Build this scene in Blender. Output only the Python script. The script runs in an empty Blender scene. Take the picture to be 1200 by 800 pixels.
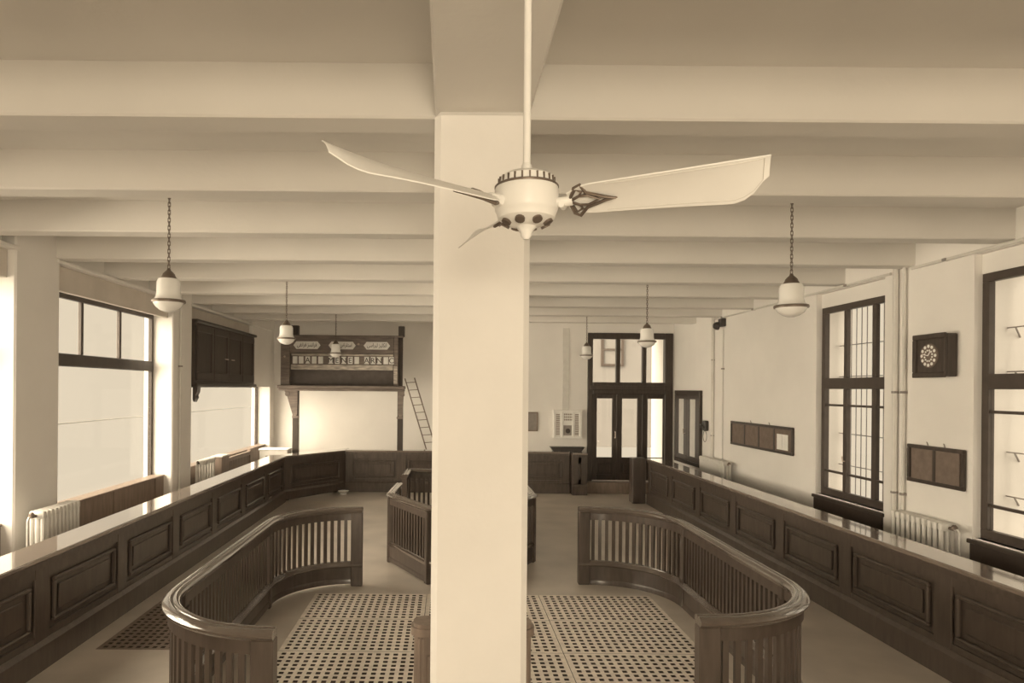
import bpy, bmesh, math, random
from mathutils import Vector, Matrix
random.seed(7)
S = bpy.context.scene
C = S.collection
R = math.radians

# ------------------------------------------------------------------ camera
cam_d = bpy.data.cameras.new('camera')
cam = bpy.data.objects.new('camera', cam_d)
C.objects.link(cam)
cam_d.sensor_width = 36.0
cam_d.lens = 36.0 * 790.0 / 1200.0
cam_d.shift_x = (600 - 526) / 1200.0
cam_d.shift_y = (455 - 400) / 1200.0
cam_d.clip_start = 0.05
cam.matrix_world = Matrix.Translation((0, 0, 2.55)) @ Matrix.Rotation(R(90), 4, 'X') @ Matrix.Rotation(0.0085, 4, 'Z')
S.camera = cam

# ------------------------------------------------------------------ world, lights, exposure
TINT = (1.0, 0.85, 0.63)
w = bpy.data.worlds.new('world')
S.world = w
w.use_nodes = True
bg = w.node_tree.nodes['Background']
bg.inputs[0].default_value = (TINT[0], TINT[1], TINT[2], 1)
bg.inputs[1].default_value = 0.80
S.view_settings.view_transform = 'Standard'
S.view_settings.look = 'None'
S.view_settings.gamma = 1.0
S.view_settings.use_curve_mapping = False
S.view_settings.exposure = 0.0

def lamp_sun(name, direction, strength, angle):
    d = bpy.data.lights.new(name, 'SUN')
    d.energy = strength
    d.angle = R(angle)
    d.color = TINT
    o = bpy.data.objects.new(name, d)
    C.objects.link(o)
    o.rotation_euler = Vector(direction).to_track_quat('-Z', 'Y').to_euler()
    return o

def lamp_area(name, loc, direction, sx, sy, power):
    d = bpy.data.lights.new(name, 'AREA')
    d.shape = 'RECTANGLE'
    d.size, d.size_y = sx, sy
    d.energy = power
    d.color = TINT
    o = bpy.data.objects.new(name, d)
    C.objects.link(o)
    o.location = loc
    o.rotation_euler = Vector(direction).to_track_quat('-Z', 'Z').to_euler()
    return o

lamp_sun('daylight_left', (1.0, 0.38, -0.45), 20.0, 100)
lamp_sun('daylight_right', (-1.0, 0.5, -0.5), 2.5, 100)
# fill light added behind the camera to brighten the pillar, source not seen
for ax in (0.45,):
    lamp_area('entrance_fill_light', (ax, -5.9, 2.1), (0, 1, -0.03), 2.4, 2.4, 400)

# ------------------------------------------------------------------ materials
def new_mat(name):
    m = bpy.data.materials.new(name)
    m.use_nodes = True
    nt = m.node_tree
    return m, nt, nt.nodes['Principled BSDF']

def paint(name, col, rough=0.6, var=0.06, scale=3.0, bump=0.0, bscale=60.0, spec=0.4, metal=0.0, coat=0.0, stretch=(1, 1, 1), detail=4.0):
    m, nt, b = new_mat(name)
    tc = nt.nodes.new('ShaderNodeTexCoord')
    mp = nt.nodes.new('ShaderNodeMapping')
    mp.inputs['Scale'].default_value = stretch
    nt.links.new(tc.outputs['Object'], mp.inputs['Vector'])
    n = nt.nodes.new('ShaderNodeTexNoise')
    n.inputs['Scale'].default_value = scale
    n.inputs['Detail'].default_value = detail
    nt.links.new(mp.outputs['Vector'], n.inputs['Vector'])
    r = nt.nodes.new('ShaderNodeValToRGB')
    r.color_ramp.elements[0].position = 0.3
    r.color_ramp.elements[1].position = 0.7
    a = [max(0, c * (1 - var)) for c in col]
    d = [min(1, c * (1 + var)) for c in col]
    r.color_ramp.elements[0].color = (*a, 1)
    r.color_ramp.elements[1].color = (*d, 1)
    nt.links.new(n.outputs['Fac'], r.inputs['Fac'])
    nt.links.new(r.outputs['Color'], b.inputs['Base Color'])
    b.inputs['Roughness'].default_value = rough
    b.inputs['Specular IOR Level'].default_value = spec
    b.inputs['Metallic'].default_value = metal
    b.inputs['Coat Weight'].default_value = coat
    b.inputs['Coat Roughness'].default_value = 0.12
    if bump > 0:
        n2 = nt.nodes.new('ShaderNodeTexNoise')
        n2.inputs['Scale'].default_value = bscale
        n2.inputs['Detail'].default_value = 3
        nt.links.new(mp.outputs['Vector'], n2.inputs['Vector'])
        bp = nt.nodes.new('ShaderNodeBump')
        bp.inputs['Strength'].default_value = bump
        bp.inputs['Distance'].default_value = 0.01
        nt.links.new(n2.outputs['Fac'], bp.inputs['Height'])
        nt.links.new(bp.outputs['Normal'], b.inputs['Normal'])
    return m

M = {}
M['plaster'] = paint('wall_plaster', (0.86, 0.835, 0.80), 0.8, 0.035, 1.1, 0.12, 35)
M['ceiling'] = paint('ceiling_distemper', (0.74, 0.715, 0.675), 0.85, 0.04, 0.9, 0.10, 30)
M['pillar'] = paint('pillar_plaster', (0.90, 0.88, 0.85), 0.75, 0.03, 2.0, 0.12, 40)
M['floor'] = paint('floor_linoleum', (0.55, 0.495, 0.435), 0.30, 0.16, 1.3, 0.05, 20, spec=0.6)
M['wood'] = paint('dark_polished_wood', (0.082, 0.063, 0.052), 0.33, 0.22, 6, 0.05, 40, spec=0.5, coat=0.25, stretch=(3, 3, 0.5))
M['woodtop'] = paint('polished_counter_top', (0.20, 0.16, 0.135), 0.12, 0.12, 5, 0, spec=1.0, coat=1.0, stretch=(4, 0.6, 1))
M['woodtop'].node_tree.nodes['Principled BSDF'].inputs['Coat IOR'].default_value = 1.8
M['woodtop'].node_tree.nodes['Principled BSDF'].inputs['Coat Roughness'].default_value = 0.06
M['cap'] = paint('varnished_cap_rail', (0.10, 0.078, 0.064), 0.16, 0.15, 6, 0, spec=0.7, coat=1.0)
M['cap'].node_tree.nodes['Principled BSDF'].inputs['Coat IOR'].default_value = 1.8
M['woodmid'] = paint('brown_wood', (0.25, 0.195, 0.16), 0.45, 0.18, 6, 0.04, 40, stretch=(3, 3, 0.5))
M['frame'] = paint('dark_window_paint', (0.072, 0.056, 0.047), 0.4, 0.12, 8)
M['doorwood'] = paint('dark_door_wood', (0.064, 0.050, 0.042), 0.35, 0.2, 7, 0.03, 40, stretch=(3, 3, 0.5))
M['grate'] = paint('scrubbed_grating_wood', (0.78, 0.715, 0.64), 0.6, 0.14, 5, 0.06, 60, stretch=(1, 3, 1))
M['pit'] = paint('pit_and_hole_shade', (0.085, 0.068, 0.056), 0.9, 0.2, 3)  # dark tone puts the shade of pit and grating holes into the colour
M['enamel'] = paint('cream_enamel', (0.86, 0.85, 0.82), 0.35, 0.03, 5)
M['radiator'] = paint('radiator_paint', (0.72, 0.70, 0.66), 0.4, 0.05, 6)
M['opal'] = paint('opal_glass', (0.88, 0.87, 0.84), 0.18, 0.02, 4, spec=0.6)
M['bronze'] = paint('dark_bronze', (0.17, 0.135, 0.11), 0.4, 0.15, 12, metal=0.4)
M['shutter'] = paint('shutter_box_paint', (0.66, 0.61, 0.55), 0.6, 0.06, 3, 0.03, 30)
M['brass'] = paint('worn_brass', (0.55, 0.47, 0.40), 0.3, 0.1, 12, metal=0.8)
M['iron'] = paint('grey_iron', (0.30, 0.27, 0.25), 0.55, 0.1, 12)
M['pipe'] = paint('painted_pipe', (0.70, 0.68, 0.64), 0.5, 0.05, 6)
M['black'] = paint('black_japan', (0.05, 0.043, 0.04), 0.35, 0.15, 10)
M['paper'] = paint('white_paper', (0.88, 0.87, 0.84), 0.8, 0.03, 9)
M['board'] = paint('baize_board', (0.19, 0.15, 0.125), 0.9, 0.12, 14)
M['ink'] = paint('black_ink', (0.07, 0.058, 0.05), 0.7, 0.1, 20)
M['signback'] = paint('dark_sign_board', (0.10, 0.083, 0.074), 0.6, 0.15, 6)
M['signwood'] = paint('sign_frame_wood', (0.20, 0.165, 0.145), 0.35, 0.3, 5, 0.03, 40, stretch=(0.6, 3, 4))
M['worn'] = paint('worn_white_strip', (0.50, 0.45, 0.40), 0.5, 0.45, 5, stretch=(1, 1, 5))
M['facade'] = paint('pale_facade', (0.20, 0.19, 0.18), 0.9, 0.04, 1)

def glass_mat(name, tint, gloss):
    m, nt, b = new_mat(name)
    nt.nodes.remove(b)
    t = nt.nodes.new('ShaderNodeBsdfTransparent')
    t.inputs[0].default_value = (*tint, 1)
    g = nt.nodes.new('ShaderNodeBsdfGlossy')
    g.inputs['Roughness'].default_value = 0.05
    mx = nt.nodes.new('ShaderNodeMixShader')
    mx.inputs[0].default_value = gloss
    nt.links.new(t.outputs[0], mx.inputs[1])
    nt.links.new(g.outputs[0], mx.inputs[2])
    nt.links.new(mx.outputs[0], nt.nodes['Material Output'].inputs[0])
    return m
M['glass'] = glass_mat('window_glass', (1, 1, 1), 0.025)
M['smoked'] = glass_mat('dusty_glass', (0.6, 0.58, 0.55), 0.06)

# ------------------------------------------------------------------ mesh helpers
ORG = {}
def org(o):
    return ORG.get(o.name, Vector((0, 0, 0)))

class MB:
    """collects shapes (world coordinates) and links them as one mesh object"""
    def __init__(self, mtx=None):
        self.bm = bmesh.new()
        self.m = mtx or Matrix.Identity(4)
    def box(self, x0, x1, y0, y1, z0, z1, bev=0.0, seg=1):
        bm = self.bm
        vs = [bm.verts.new(self.m @ Vector((x, y, z))) for z in (z0, z1) for y in (y0, y1) for x in (x0, x1)]
        fs = [(0, 2, 3, 1), (4, 5, 7, 6), (0, 1, 5, 4), (2, 6, 7, 3), (0, 4, 6, 2), (1, 3, 7, 5)]
        faces = [bm.faces.new([vs[i] for i in f]) for f in fs]
        if bev > 0:
            es = list({e for f in faces for e in f.edges})
            bmesh.ops.bevel(bm, geom=es, offset=bev, segments=seg, profile=0.5, affect='EDGES', clamp_overlap=True)
        return self
    def poly(self, pts, d):
        """extrude polygon pts (3D) along vector d"""
        bm = self.bm
        d = Vector(d)
        a = [bm.verts.new(self.m @ Vector(p)) for p in pts]
        b = [bm.verts.new(self.m @ (Vector(p) + d)) for p in pts]
        n = len(pts)
        bm.faces.new(a[::-1])
        bm.faces.new(b)
        for i in range(n):
            bm.faces.new((a[i], a[(i + 1) % n], b[(i + 1) % n], b[i]))
        return self
    def tube(self, pts, r, n=8, cap=True):
        bm = self.bm
        pts = [self.m @ Vector(p) for p in pts]
        rs = r if isinstance(r, (list, tuple)) else [r] * len(pts)
        rings = []
        ref = None
        for i, p in enumerate(pts):
            t = (pts[min(i + 1, len(pts) - 1)] - pts[max(i - 1, 0)]).normalized()
            if ref is None:
                ref = Vector((0, 0, 1)) if abs(t.z) < 0.9 else Vector((1, 0, 0))
            u = (ref - t * ref.dot(t))
            if u.length < 1e-5:
                u = t.orthogonal()
            u.normalize()
            ref = u
            v = t.cross(u)
            rings.append([bm.verts.new(p + (u * math.cos(2 * math.pi * k / n) + v * math.sin(2 * math.pi * k / n)) * rs[i]) for k in range(n)])
        for a, b in zip(rings, rings[1:]):
            for k in range(n):
                bm.faces.new((a[k], a[(k + 1) % n], b[(k + 1) % n], b[k]))
        if cap:
            bm.faces.new(rings[0][::-1])
            bm.faces.new(rings[-1])
        return self
    def lathe(self, prof, c, n=24, axis='Z'):
        """prof: list of (r, h) from one end to the other"""
        bm = self.bm
        c = Vector(c)
        def P(r, h, k):
            a = 2 * math.pi * k / n
            if axis == 'Z':
                q = Vector((r * math.cos(a), r * math.sin(a), h))
            elif axis == 'X':
                q = Vector((h, r * math.cos(a), r * math.sin(a)))
            else:
                q = Vector((r * math.cos(a), h, r * math.sin(a)))
            return self.m @ (c + q)
        rings = []
        for r, h in prof:
            if r < 1e-6:
                rings.append([bm.verts.new(P(0, h, 0))])
            else:
                rings.append([bm.verts.new(P(r, h, k)) for k in range(n)])
        for a, b in zip(rings, rings[1:]):
            for k in range(n):
                k2 = (k + 1) % n
                if len(a) == 1 and len(b) == 1:
                    continue
                if len(a) == 1:
                    bm.faces.new((a[0], b[k2], b[k]))
                elif len(b) == 1:
                    bm.faces.new((a[k], a[k2], b[0]))
                else:
                    bm.faces.new((a[k], a[k2], b[k2], b[k]))
        for rg, rev in ((rings[0], True), (rings[-1], False)):
            if len(rg) > 1:
                bm.faces.new(rg[::-1] if rev else rg)
        return self
    def sweep(self, path, prof, closed=False):
        """path: list of (x, y); prof: closed list of (offset to the left, z)"""
        bm = self.bm
        n = len(path)
        rings = []
        for i in range(n):
            p = Vector(path[i])
            a = Vector(path[i - 1]) if (i > 0 or closed) else None
            b = Vector(path[(i + 1) % n]) if (i < n - 1 or closed) else None
            d1 = (p - a).normalized() if a is not None else (b - p).normalized()
            d2 = (b - p).normalized() if b is not None else d1
            n1 = Vector((-d1.y, d1.x))
            n2 = Vector((-d2.y, d2.x))
            nn = (n1 + n2)
            nn.normalize()
            sc = 1.0 / max(0.35, nn.dot(n1))
            rings.append([bm.verts.new(self.m @ Vector((p.x + nn.x * o * sc, p.y + nn.y * o * sc, z))) for o, z in prof])
        m = len(prof)
        rr = list(zip(rings, rings[1:]))
        if closed:
            rr.append((rings[-1], rings[0]))
        for a, b in rr:
            for k in range(m):
                bm.faces.new((a[k], a[(k + 1) % m], b[(k + 1) % m], b[k]))
        if not closed:
            bm.faces.new(rings[0][::-1])
            bm.faces.new(rings[-1])
        return self
    def obj(self, name, mat, parent=None, smooth=0, label=None):
        bm = self.bm
        bmesh.ops.recalc_face_normals(bm, faces=bm.faces)
        if parent is not None:
            bmesh.ops.translate(bm, verts=bm.verts, vec=-org(parent))
        me = bpy.data.meshes.new(name)
        bm.to_mesh(me)
        bm.free()
        me.materials.append(M[mat] if isinstance(mat, str) else mat)
        o = bpy.data.objects.new(name, me)
        C.objects.link(o)
        if smooth:
            me.polygons.foreach_set('use_smooth', [True] * len(me.polygons))
            me.set_sharp_from_angle(angle=R(smooth))
        if parent is not None:
            o.parent = parent
            ORG[o.name] = org(parent).copy()
        if label:
            o['label'] = label
        return o

def thing(name, label, cat, loc, group=None):
    o = bpy.data.objects.new(name, None)
    o.empty_display_size = 0.1
    C.objects.link(o)
    o.location = loc
    ORG[o.name] = Vector(loc)
    o['label'] = label
    o['category'] = cat
    if group:
        o['group'] = group
    return o

def tag(o, label, cat, group=None):
    o['label'] = label
    o['category'] = cat
    if group:
        o['group'] = group
    return o

def struct(name, loc=None, o=None):
    if o is None:
        o = bpy.data.objects.new(name, None)
        o.empty_display_size = 0.1
        C.objects.link(o)
        o.location = loc or (0, 0, 0)
        ORG[o.name] = Vector(o.location)
    o['kind'] = 'structure'
    return o

def inst(o, name, parent, world, rz=0.0):
    """another object sharing the mesh of o, at a world position"""
    c = o.copy()
    c.name = name
    C.objects.link(c)
    c.parent = parent
    c.location = Vector(world) - org(parent)
    c.rotation_euler = (0, 0, rz)
    return c

def dup(root, loc, label, group=None):
    def rec(o, parent):
        c = o.copy()
        C.objects.link(c)
        c.parent = parent
        for ch in o.children:
            rec(ch, c)
        return c
    r = rec(root, None)
    r.location = loc
    ORG[r.name] = Vector(loc)
    r['label'] = label
    if group:
        r['group'] = group
    return r

# ------------------------------------------------------------------ the room
XL, XR, YF, YB, YD = -4.75, 5.62, -6.0, 18.3, 16.85
ZC, ZB = 4.39, 4.08
# floor with two recesses for the gratings
PITS = [(-1.63, 2.51, 4.68, 8.36), (-3.40, -2.30, 6.52, 8.36)]
def build_floor():
    xs = sorted({XL - 0.5, XR + 0.5} | {p[0] for p in PITS} | {p[1] for p in PITS})
    ys = sorted({YF - 0.3, YB + 0.4} | {p[2] for p in PITS} | {p[3] for p in PITS})
    b = MB()
    for i in range(len(xs) - 1):
        for j in range(len(ys) - 1):
            cx, cy = (xs[i] + xs[i + 1]) / 2, (ys[j] + ys[j + 1]) / 2
            if any(p[0] < cx < p[1] and p[2] < cy < p[3] for p in PITS):
                continue
            b.box(xs[i], xs[i + 1], ys[j], ys[j + 1], -0.14, 0)
    bmesh.ops.remove_doubles(b.bm, verts=b.bm.verts, dist=1e-5)
    fl = struct('floor', o=b.obj('floor', 'floor'))
    ORG['floor'] = Vector((0, 0, 0))
    for p in PITS:
        MB().box(p[0] - .01, p[1] + .01, p[2] - .01, p[3] + .01, -0.16, -0.141).obj('pit_shade', 'pit', fl)
build_floor()

# ceiling slab, beams, girder
ceil = struct('ceiling', o=MB().box(XL - 0.5, XR + 0.6, YF - 0.3, YB + 0.4, ZC, ZC + 0.2).obj('ceiling', 'ceiling'))
BEAM_Y = [3.82 + 1.44 * k for k in range(-6, 10)]
BEAM_Y = [y for y in BEAM_Y if y < 16.5]
for y in BEAM_Y:
    MB().box(XL - 0.3, XR + 0.1, y, y + 0.235, ZB, ZC + 0.02, 0.012).obj('beam', 'ceiling', ceil)
MB().box(-0.09, 0.44, YF, YB, ZB - 0.004, ZC + 0.02, 0.012).obj('girder', 'ceiling', ceil)

def make_pillar(name, y):
    b = MB().box(-0.09, 0.44, y, y + 0.53, 0, ZB, 0.035)
    return struct(name, o=b.obj(name, 'pillar'))
make_pillar('pillar_front', 3.69)
make_pillar('pillar_middle', 10.85)

# left wall: niches (y0, y1)
LN = [(4.0, 7.38), (8.22, 11.60), (12.45, 17.95)]
def wall_left():
    b = MB()
    xo = XL - 0.5
    ys = [YF - 0.3] + [v for n in LN for v in n] + [YB + 0.4]
    for i in range(0, len(ys), 2):
        b.box(xo, XL, ys[i], ys[i + 1], 0, ZC, 0.02 if i else 0)
    for a, c in LN:
        b.box(xo, XL - 0.20, a, c, 0, .90)
        b.box(xo, XL - 0.16, a, c, 3.78, ZC)
        if c > 17:
            b.box(xo, XL, 16.30, c, 2.55, 3.78)
            b.box(xo, XL, 16.30, c, 3.78, ZC)
    return struct('wall_left', o=b.obj('wall_left', 'plaster'))
wl = wall_left()

RN = [(5.60, 7.22), (8.70, 10.32)]
def wall_right():
    b = MB()
    ys = [YF - 0.3] + [v for n in RN for v in n] + [YB + 0.4]
    for i in range(0, len(ys), 2):
        b.box(XR, XR + 0.55, ys[i], ys[i + 1], 0, ZC)
    for a, c in RN:
        b.box(XR + 0.03, XR + 0.55, a, c, 0, 1.0)
        b.box(XR, XR + 0.55, a, c, 4.03, ZC)
        b.box(XR + 0.08, XR + 0.55, a, c, 3.82, 4.03)
    return struct('wall_right', o=b.obj('wall_right', 'plaster'))
wr = wall_right()

# back wall: the left length stands further back; door opening in the right length
DX0, DX1, DZ0, DZ1 = 3.46, 5.59, 0.27, 3.97
bw = MB()
bw.box(XL - 0.5, 1.2, YB, YB + 0.4, 0, ZC)
bw.box(1.0, 1.2, YD, YB, 0, ZC)
bw.box(1.2, DX0, YD, YD + 0.3, 0, ZC)
bw.box(DX0, DX1, YD, YD + 0.3, DZ1, ZC)
bw.box(DX1, XR + 0.5, YD, YD + 0.3, 0, ZC)
wb = struct('wall_back', o=bw.obj('wall_back', 'plaster'))
MB().box(3.09 - .25, 3.25 - .25, YD - 0.02, YD + .01, 1.93, ZB).obj('flue_strip', 'pipe', wb)

# unseen entrance wall behind the camera, its opening added for the fill light
bf = MB()
for a, c in ((XL - .5, -0.8), (1.7, XR + .5)):
    bf.box(a, c, YF - 0.3, YF, 0, ZC)
bf.box(-0.8, 1.7, YF - 0.3, YF, 0, 0.75)
bf.box(-0.8, 1.7, YF - 0.3, YF, 3.65, ZC)
struct('wall_front', o=bf.obj('wall_front', 'plaster'))

# step up to the street door
struct('trim_1', o=MB().box(3.38, 5.60, YD - 0.30, YD + 0.3, 0, 0.27, 0.01).obj('trim_1', 'woodmid'))

# ------------------------------------------------------------------ windows
def left_window(n, a, c):
    xg = XL - 0.37
    W = struct('window_%d' % n, (xg, (a + c) / 2, 1.0))
    f = MB()
    f.box(xg - .03, xg + .03, a, c, .90, .96)
    f.box(xg - .03, xg + .03, a, c, 3.70, 3.78)
    f.box(xg - .03, xg + .03, a, a + .06, .96, 3.70)
    f.box(xg - .03, xg + .03, c - .06, c, .96, 3.70)
    f.obj('window_frame', 'frame', W)
    MB().box(xg - .05, xg + .05, a + .06, c - .06, 2.80, 2.97, .01).obj('transom', 'frame', W)
    w_ = (c - a - .12) / 3
    for k in (1, 2):
        y = a + .06 + w_ * k
        MB().box(xg - .025, xg + .025, y - .03, y + .03, 2.97, 3.70, .006).obj('mullion', 'frame', W)
    for k in range(3):
        y = a + .06 + w_ * k
        MB().box(xg - .004, xg + .004, y + (.03 if k else 0), y + w_ - (.03 if k < 2 else 0), 2.97, 3.70).obj('pane', 'glass', W)
    MB().box(xg - .004, xg + .004, a + .06, c - .06, .96, 2.80).obj('pane', 'glass', W)
    MB().tube([(xg - .1, a, 2.03), (xg - .1, c, 2.03)], .008, 6).obj('guard_bar', 'pipe', W)
    return W
def left_apron(a, c):
    A = MB().box(XL - .20, XL - .14, a + .005, c - .005, 0, 1.0, .004)
    o = A.obj('apron_panel', 'woodmid', wl)
    MB().box(XL - .34, XL - .12, a + .005, c - .005, 1.0, 1.03, .006).obj('sill_board', 'woodmid', wl)
    MB().box(XL - .16, XL - .09, a + .005, c - .005, 3.72, 4.03, .006).obj('shutter_box', 'shutter', wl)
    MB().box(XL - .16, XL + .02, a - .06, c + .06, 4.03, 4.075, .008).obj('shutter_ledge', 'plaster', wl)
for i, (a, c) in enumerate(LN):
    left_window(i + 1, a, c)
    left_apron(a, c)
    if i in (0, 1):
        for k in range(3):   # stiles of the apron panelling
            y = a + .3 + k * (c - a - .6) / 2
            MB().box(XL - .14, XL - .125, y - .06, y + .06, .05, 1.0).obj('stile', 'woodmid', wl)

def right_window(n, a, c):
    xg = XR + 0.12
    W = struct('window_%d' % n, (xg, (a + c) / 2, 1.0))
    z0, z1 = 1.0, 3.82
    f = MB()
    f.box(xg - .035, xg + .035, a, c, z0, z0 + .10, .004)
    f.box(xg - .035, xg + .035, a, c, z1 - .09, z1, .004)
    f.box(xg - .035, xg + .035, a, a + .07, z0 + .1, z1 - .09, .004)
    f.box(xg - .035, xg + .035, c - .09, c, z0 + .1, z1 - .09, .004)
    f.obj('window_frame', 'frame', W)
    MB().box(xg - .045, xg + .045, a + .07, c - .09, 2.59, 2.75, .008).obj('transom', 'frame', W)
    m1, m2 = c - .60, c - 1.26
    for y, wd in ((m1, .045), (m2, .045)):
        MB().box(xg - .03, xg + .03, y - wd, y + wd, z0 + .1, 2.59, .006).obj('mullion', 'frame', W)
        MB().box(xg - .03, xg + .03, y - wd * .8, y + wd * .8, 2.75, z1 - .09, .006).obj('mullion', 'frame', W)
    spans = [(m1 + .045, c - .09), (m2 + .045, m1 - .045), (a + .07, m2 - .045)]
    for p, q in spans:
        for z in (1.36, 2.35):
            MB().box(xg - .018, xg + .018, p, q, z - .016, z + .016).obj('glazing_bar', 'frame', W)
        for zz0, zz1 in ((z0 + .1, 2.59), (2.75, z1 - .09)):
            MB().box(xg - .003, xg + .003, p, q, zz0, zz1).obj('pane', 'glass', W)
    hd = MB().tube([(xg + .02, m1 - .01, 1.55), (xg - .06, m1 - .01, 1.55), (xg - .07, m1 - .01, 1.62)], .01, 6)
    hd.obj('handle', 'brass', W)
    xo = xg + .24
    for z in (1.45, 1.92, 2.78, 3.25):
        MB().tube([(xo, a + .0, z), (xo, c + .01, z)], .007, 6).obj('grille_rail', 'iron', W)
        MB().tube([(xo, c - .10, z), (xo + .13, c - .005, z - .10)], .009, 6).obj('grille_bracket', 'iron', W)
    bar = None
    k = 0
    y = c - .30
    while y > a:
        if bar is None:
            bm_ = MB().tube([(0, 0, 1.0), (0, 0, 3.82)], .008, 6)
            bar = bm_.obj('grille_bar', 'iron')
            me = bar.data
            bpy.data.objects.remove(bar)
            bar = bpy.data.objects.new('grille_bar', me)
            first = bar
            C.objects.link(bar)
            bar.parent = W
            bar.location = Vector((xo, y, 0)) - org(W)
        else:
            inst(bar, 'grille_bar', W, (xo, y, 0))
        y -= .125
    return W
for i, (a, c) in enumerate(RN):
    right_window(4 + i, a, c)
    MB().box(XR - .03, XR + .10, a - .02, c + .05, .94, .985, .006).obj('sill_board', 'frame', wr)
    MB().box(XR - .015, XR + .05, a + .02, c + .02, .05, .94, .004).obj('apron_panel', 'frame', wr)
    MB().box(XR + .02, XR + .12, a, c, .985, 1.0).obj('sill', 'plaster', wr)
    for k in range(2):
        y = c - .42 - k * .62
        MB().lathe([(0, -.03), (.02, -.025), (.024, -.01), (.012, 0)], (XR - .015, y, .72), 10, 'X').obj('knob', 'brass', wr)

# ------------------------------------------------------------------ street door
def build_door():
    y = YD + .05
    D = struct('door_1', ((DX0 + DX1) / 2, y, DZ0))
    px = lambda x: (x - 526) * YD / 790
    def X(x, yy=455):
        return ((x - 526) + .0085 * (yy - 455)) * YD / 790
    def Z(yy, x=740):
        return 2.55 - ((yy - 455) - .0085 * (x - 526)) * YD / 790
    f = MB()
    f.box(DX0, DX0 + .13, y - .09, y + .09, DZ0, DZ1, .012)
    f.box(DX1 - .20, DX1, y - .09, y + .09, DZ0, DZ1, .012)
    f.box(DX0 + .13, DX1 - .20, y - .09, y + .09, DZ1 - .15, DZ1, .012)
    f.box(DX0 + .13, DX1 - .20, y - .10, y + .08, Z(462), Z(448), .012)
    f.obj('door_frame', 'doorwood', D)
    MB().box(DX0 + .06, DX1 - .1, y - .13, y - .09, Z(457), Z(452), .008).obj('transom_ledge', 'doorwood', D)
    for x in (724.3, 755):
        MB().box(X(x) - .05, X(x) + .05, y - .06, y + .06, Z(448), DZ1 - .15, .01).obj('mullion', 'doorwood', D)
    ups = [(697, 721), (727.5, 752), (758, 781)]
    for a, c in ups:
        MB().box(X(a) - .05, X(c) + .05, y - .004, y + .004, Z(448), DZ1 - .15).obj('pane', 'glass', D)
    lows = [(700, 718), (729.5, 747.5), (759.5, 777.5)]
    edges = [X(694.5), X(723.5), X(753.5), X(782)]
    for k, (a, c) in enumerate(lows):
        x0, x1 = edges[k] + .004, edges[k + 1] - .004
        zt, zb = Z(467), Z(536)
        L = MB()
        L.box(x0, X(a), y - .03, y + .03, DZ0 + .02, Z(462), .006)
        L.box(X(c), x1, y - .03, y + .03, DZ0 + .02, Z(462), .006)
        L.box(X(a), X(c), y - .03, y + .03, zt, Z(462), .004)
        L.box(X(a), X(c), y - .03, y + .03, zb - .12, zb, .004)
        L.box(X(a), X(c), y - .03, y + .03, DZ0 + .02, DZ0 + .16, .004)
        L.box(X(a), X(c), y - .015, y + .015, DZ0 + .16, zb - .12)
        leaf = L.obj('door_leaf', 'doorwood', D)
        MB().box(X(a), X(c), y - .004, y + .004, zb, zt).obj('pane', 'glass', leaf)
        MB().box(X(a) + .05, X(c) - .05, y - .03, y - .012, DZ0 + .22, zb - .17, .008).obj('raised_panel', 'doorwood', leaf)
        if k:
            MB().box(x0 - .025, x0 + .03, y - .05, y - .028, DZ0 + .03, Z(463), .008).obj('astragal', 'doorwood', leaf)
    MB().tube([(edges[1] - .05, y - .03, 1.35), (edges[1] - .05, y - .09, 1.35), (edges[1] - .05, y - .09, 1.5), (edges[1] - .05, y - .03, 1.5)], .012, 6).obj('door_handle', 'brass', D)
build_door()

# neighbouring house across the street, seen through the top lights of the door
hb_ = thing('house_front', 'pale house front with one sash window, seen through the fanlight above the street door', 'house', (7.2, 30, 0))
MB().box(5.0, 9.9, 30, 34, 0, 7.2).obj('wall', 'facade', hb_)
fw = MB()
for x0, x1, z0, z1 in ((6.75, 6.86, 3.6, 5.15), (7.64, 7.75, 3.6, 5.15), (6.86, 7.64, 5.03, 5.15), (6.86, 7.64, 4.3, 4.38), (6.86, 7.64, 3.6, 3.7)):
    fw.box(x0, x1, 29.9, 30.02, z0, z1)
hw = fw.obj('window', 'frame', hb_)
MB().box(6.86, 7.64, 29.97, 29.995, 3.7, 5.03).obj('pane', 'facade', hw)

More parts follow.
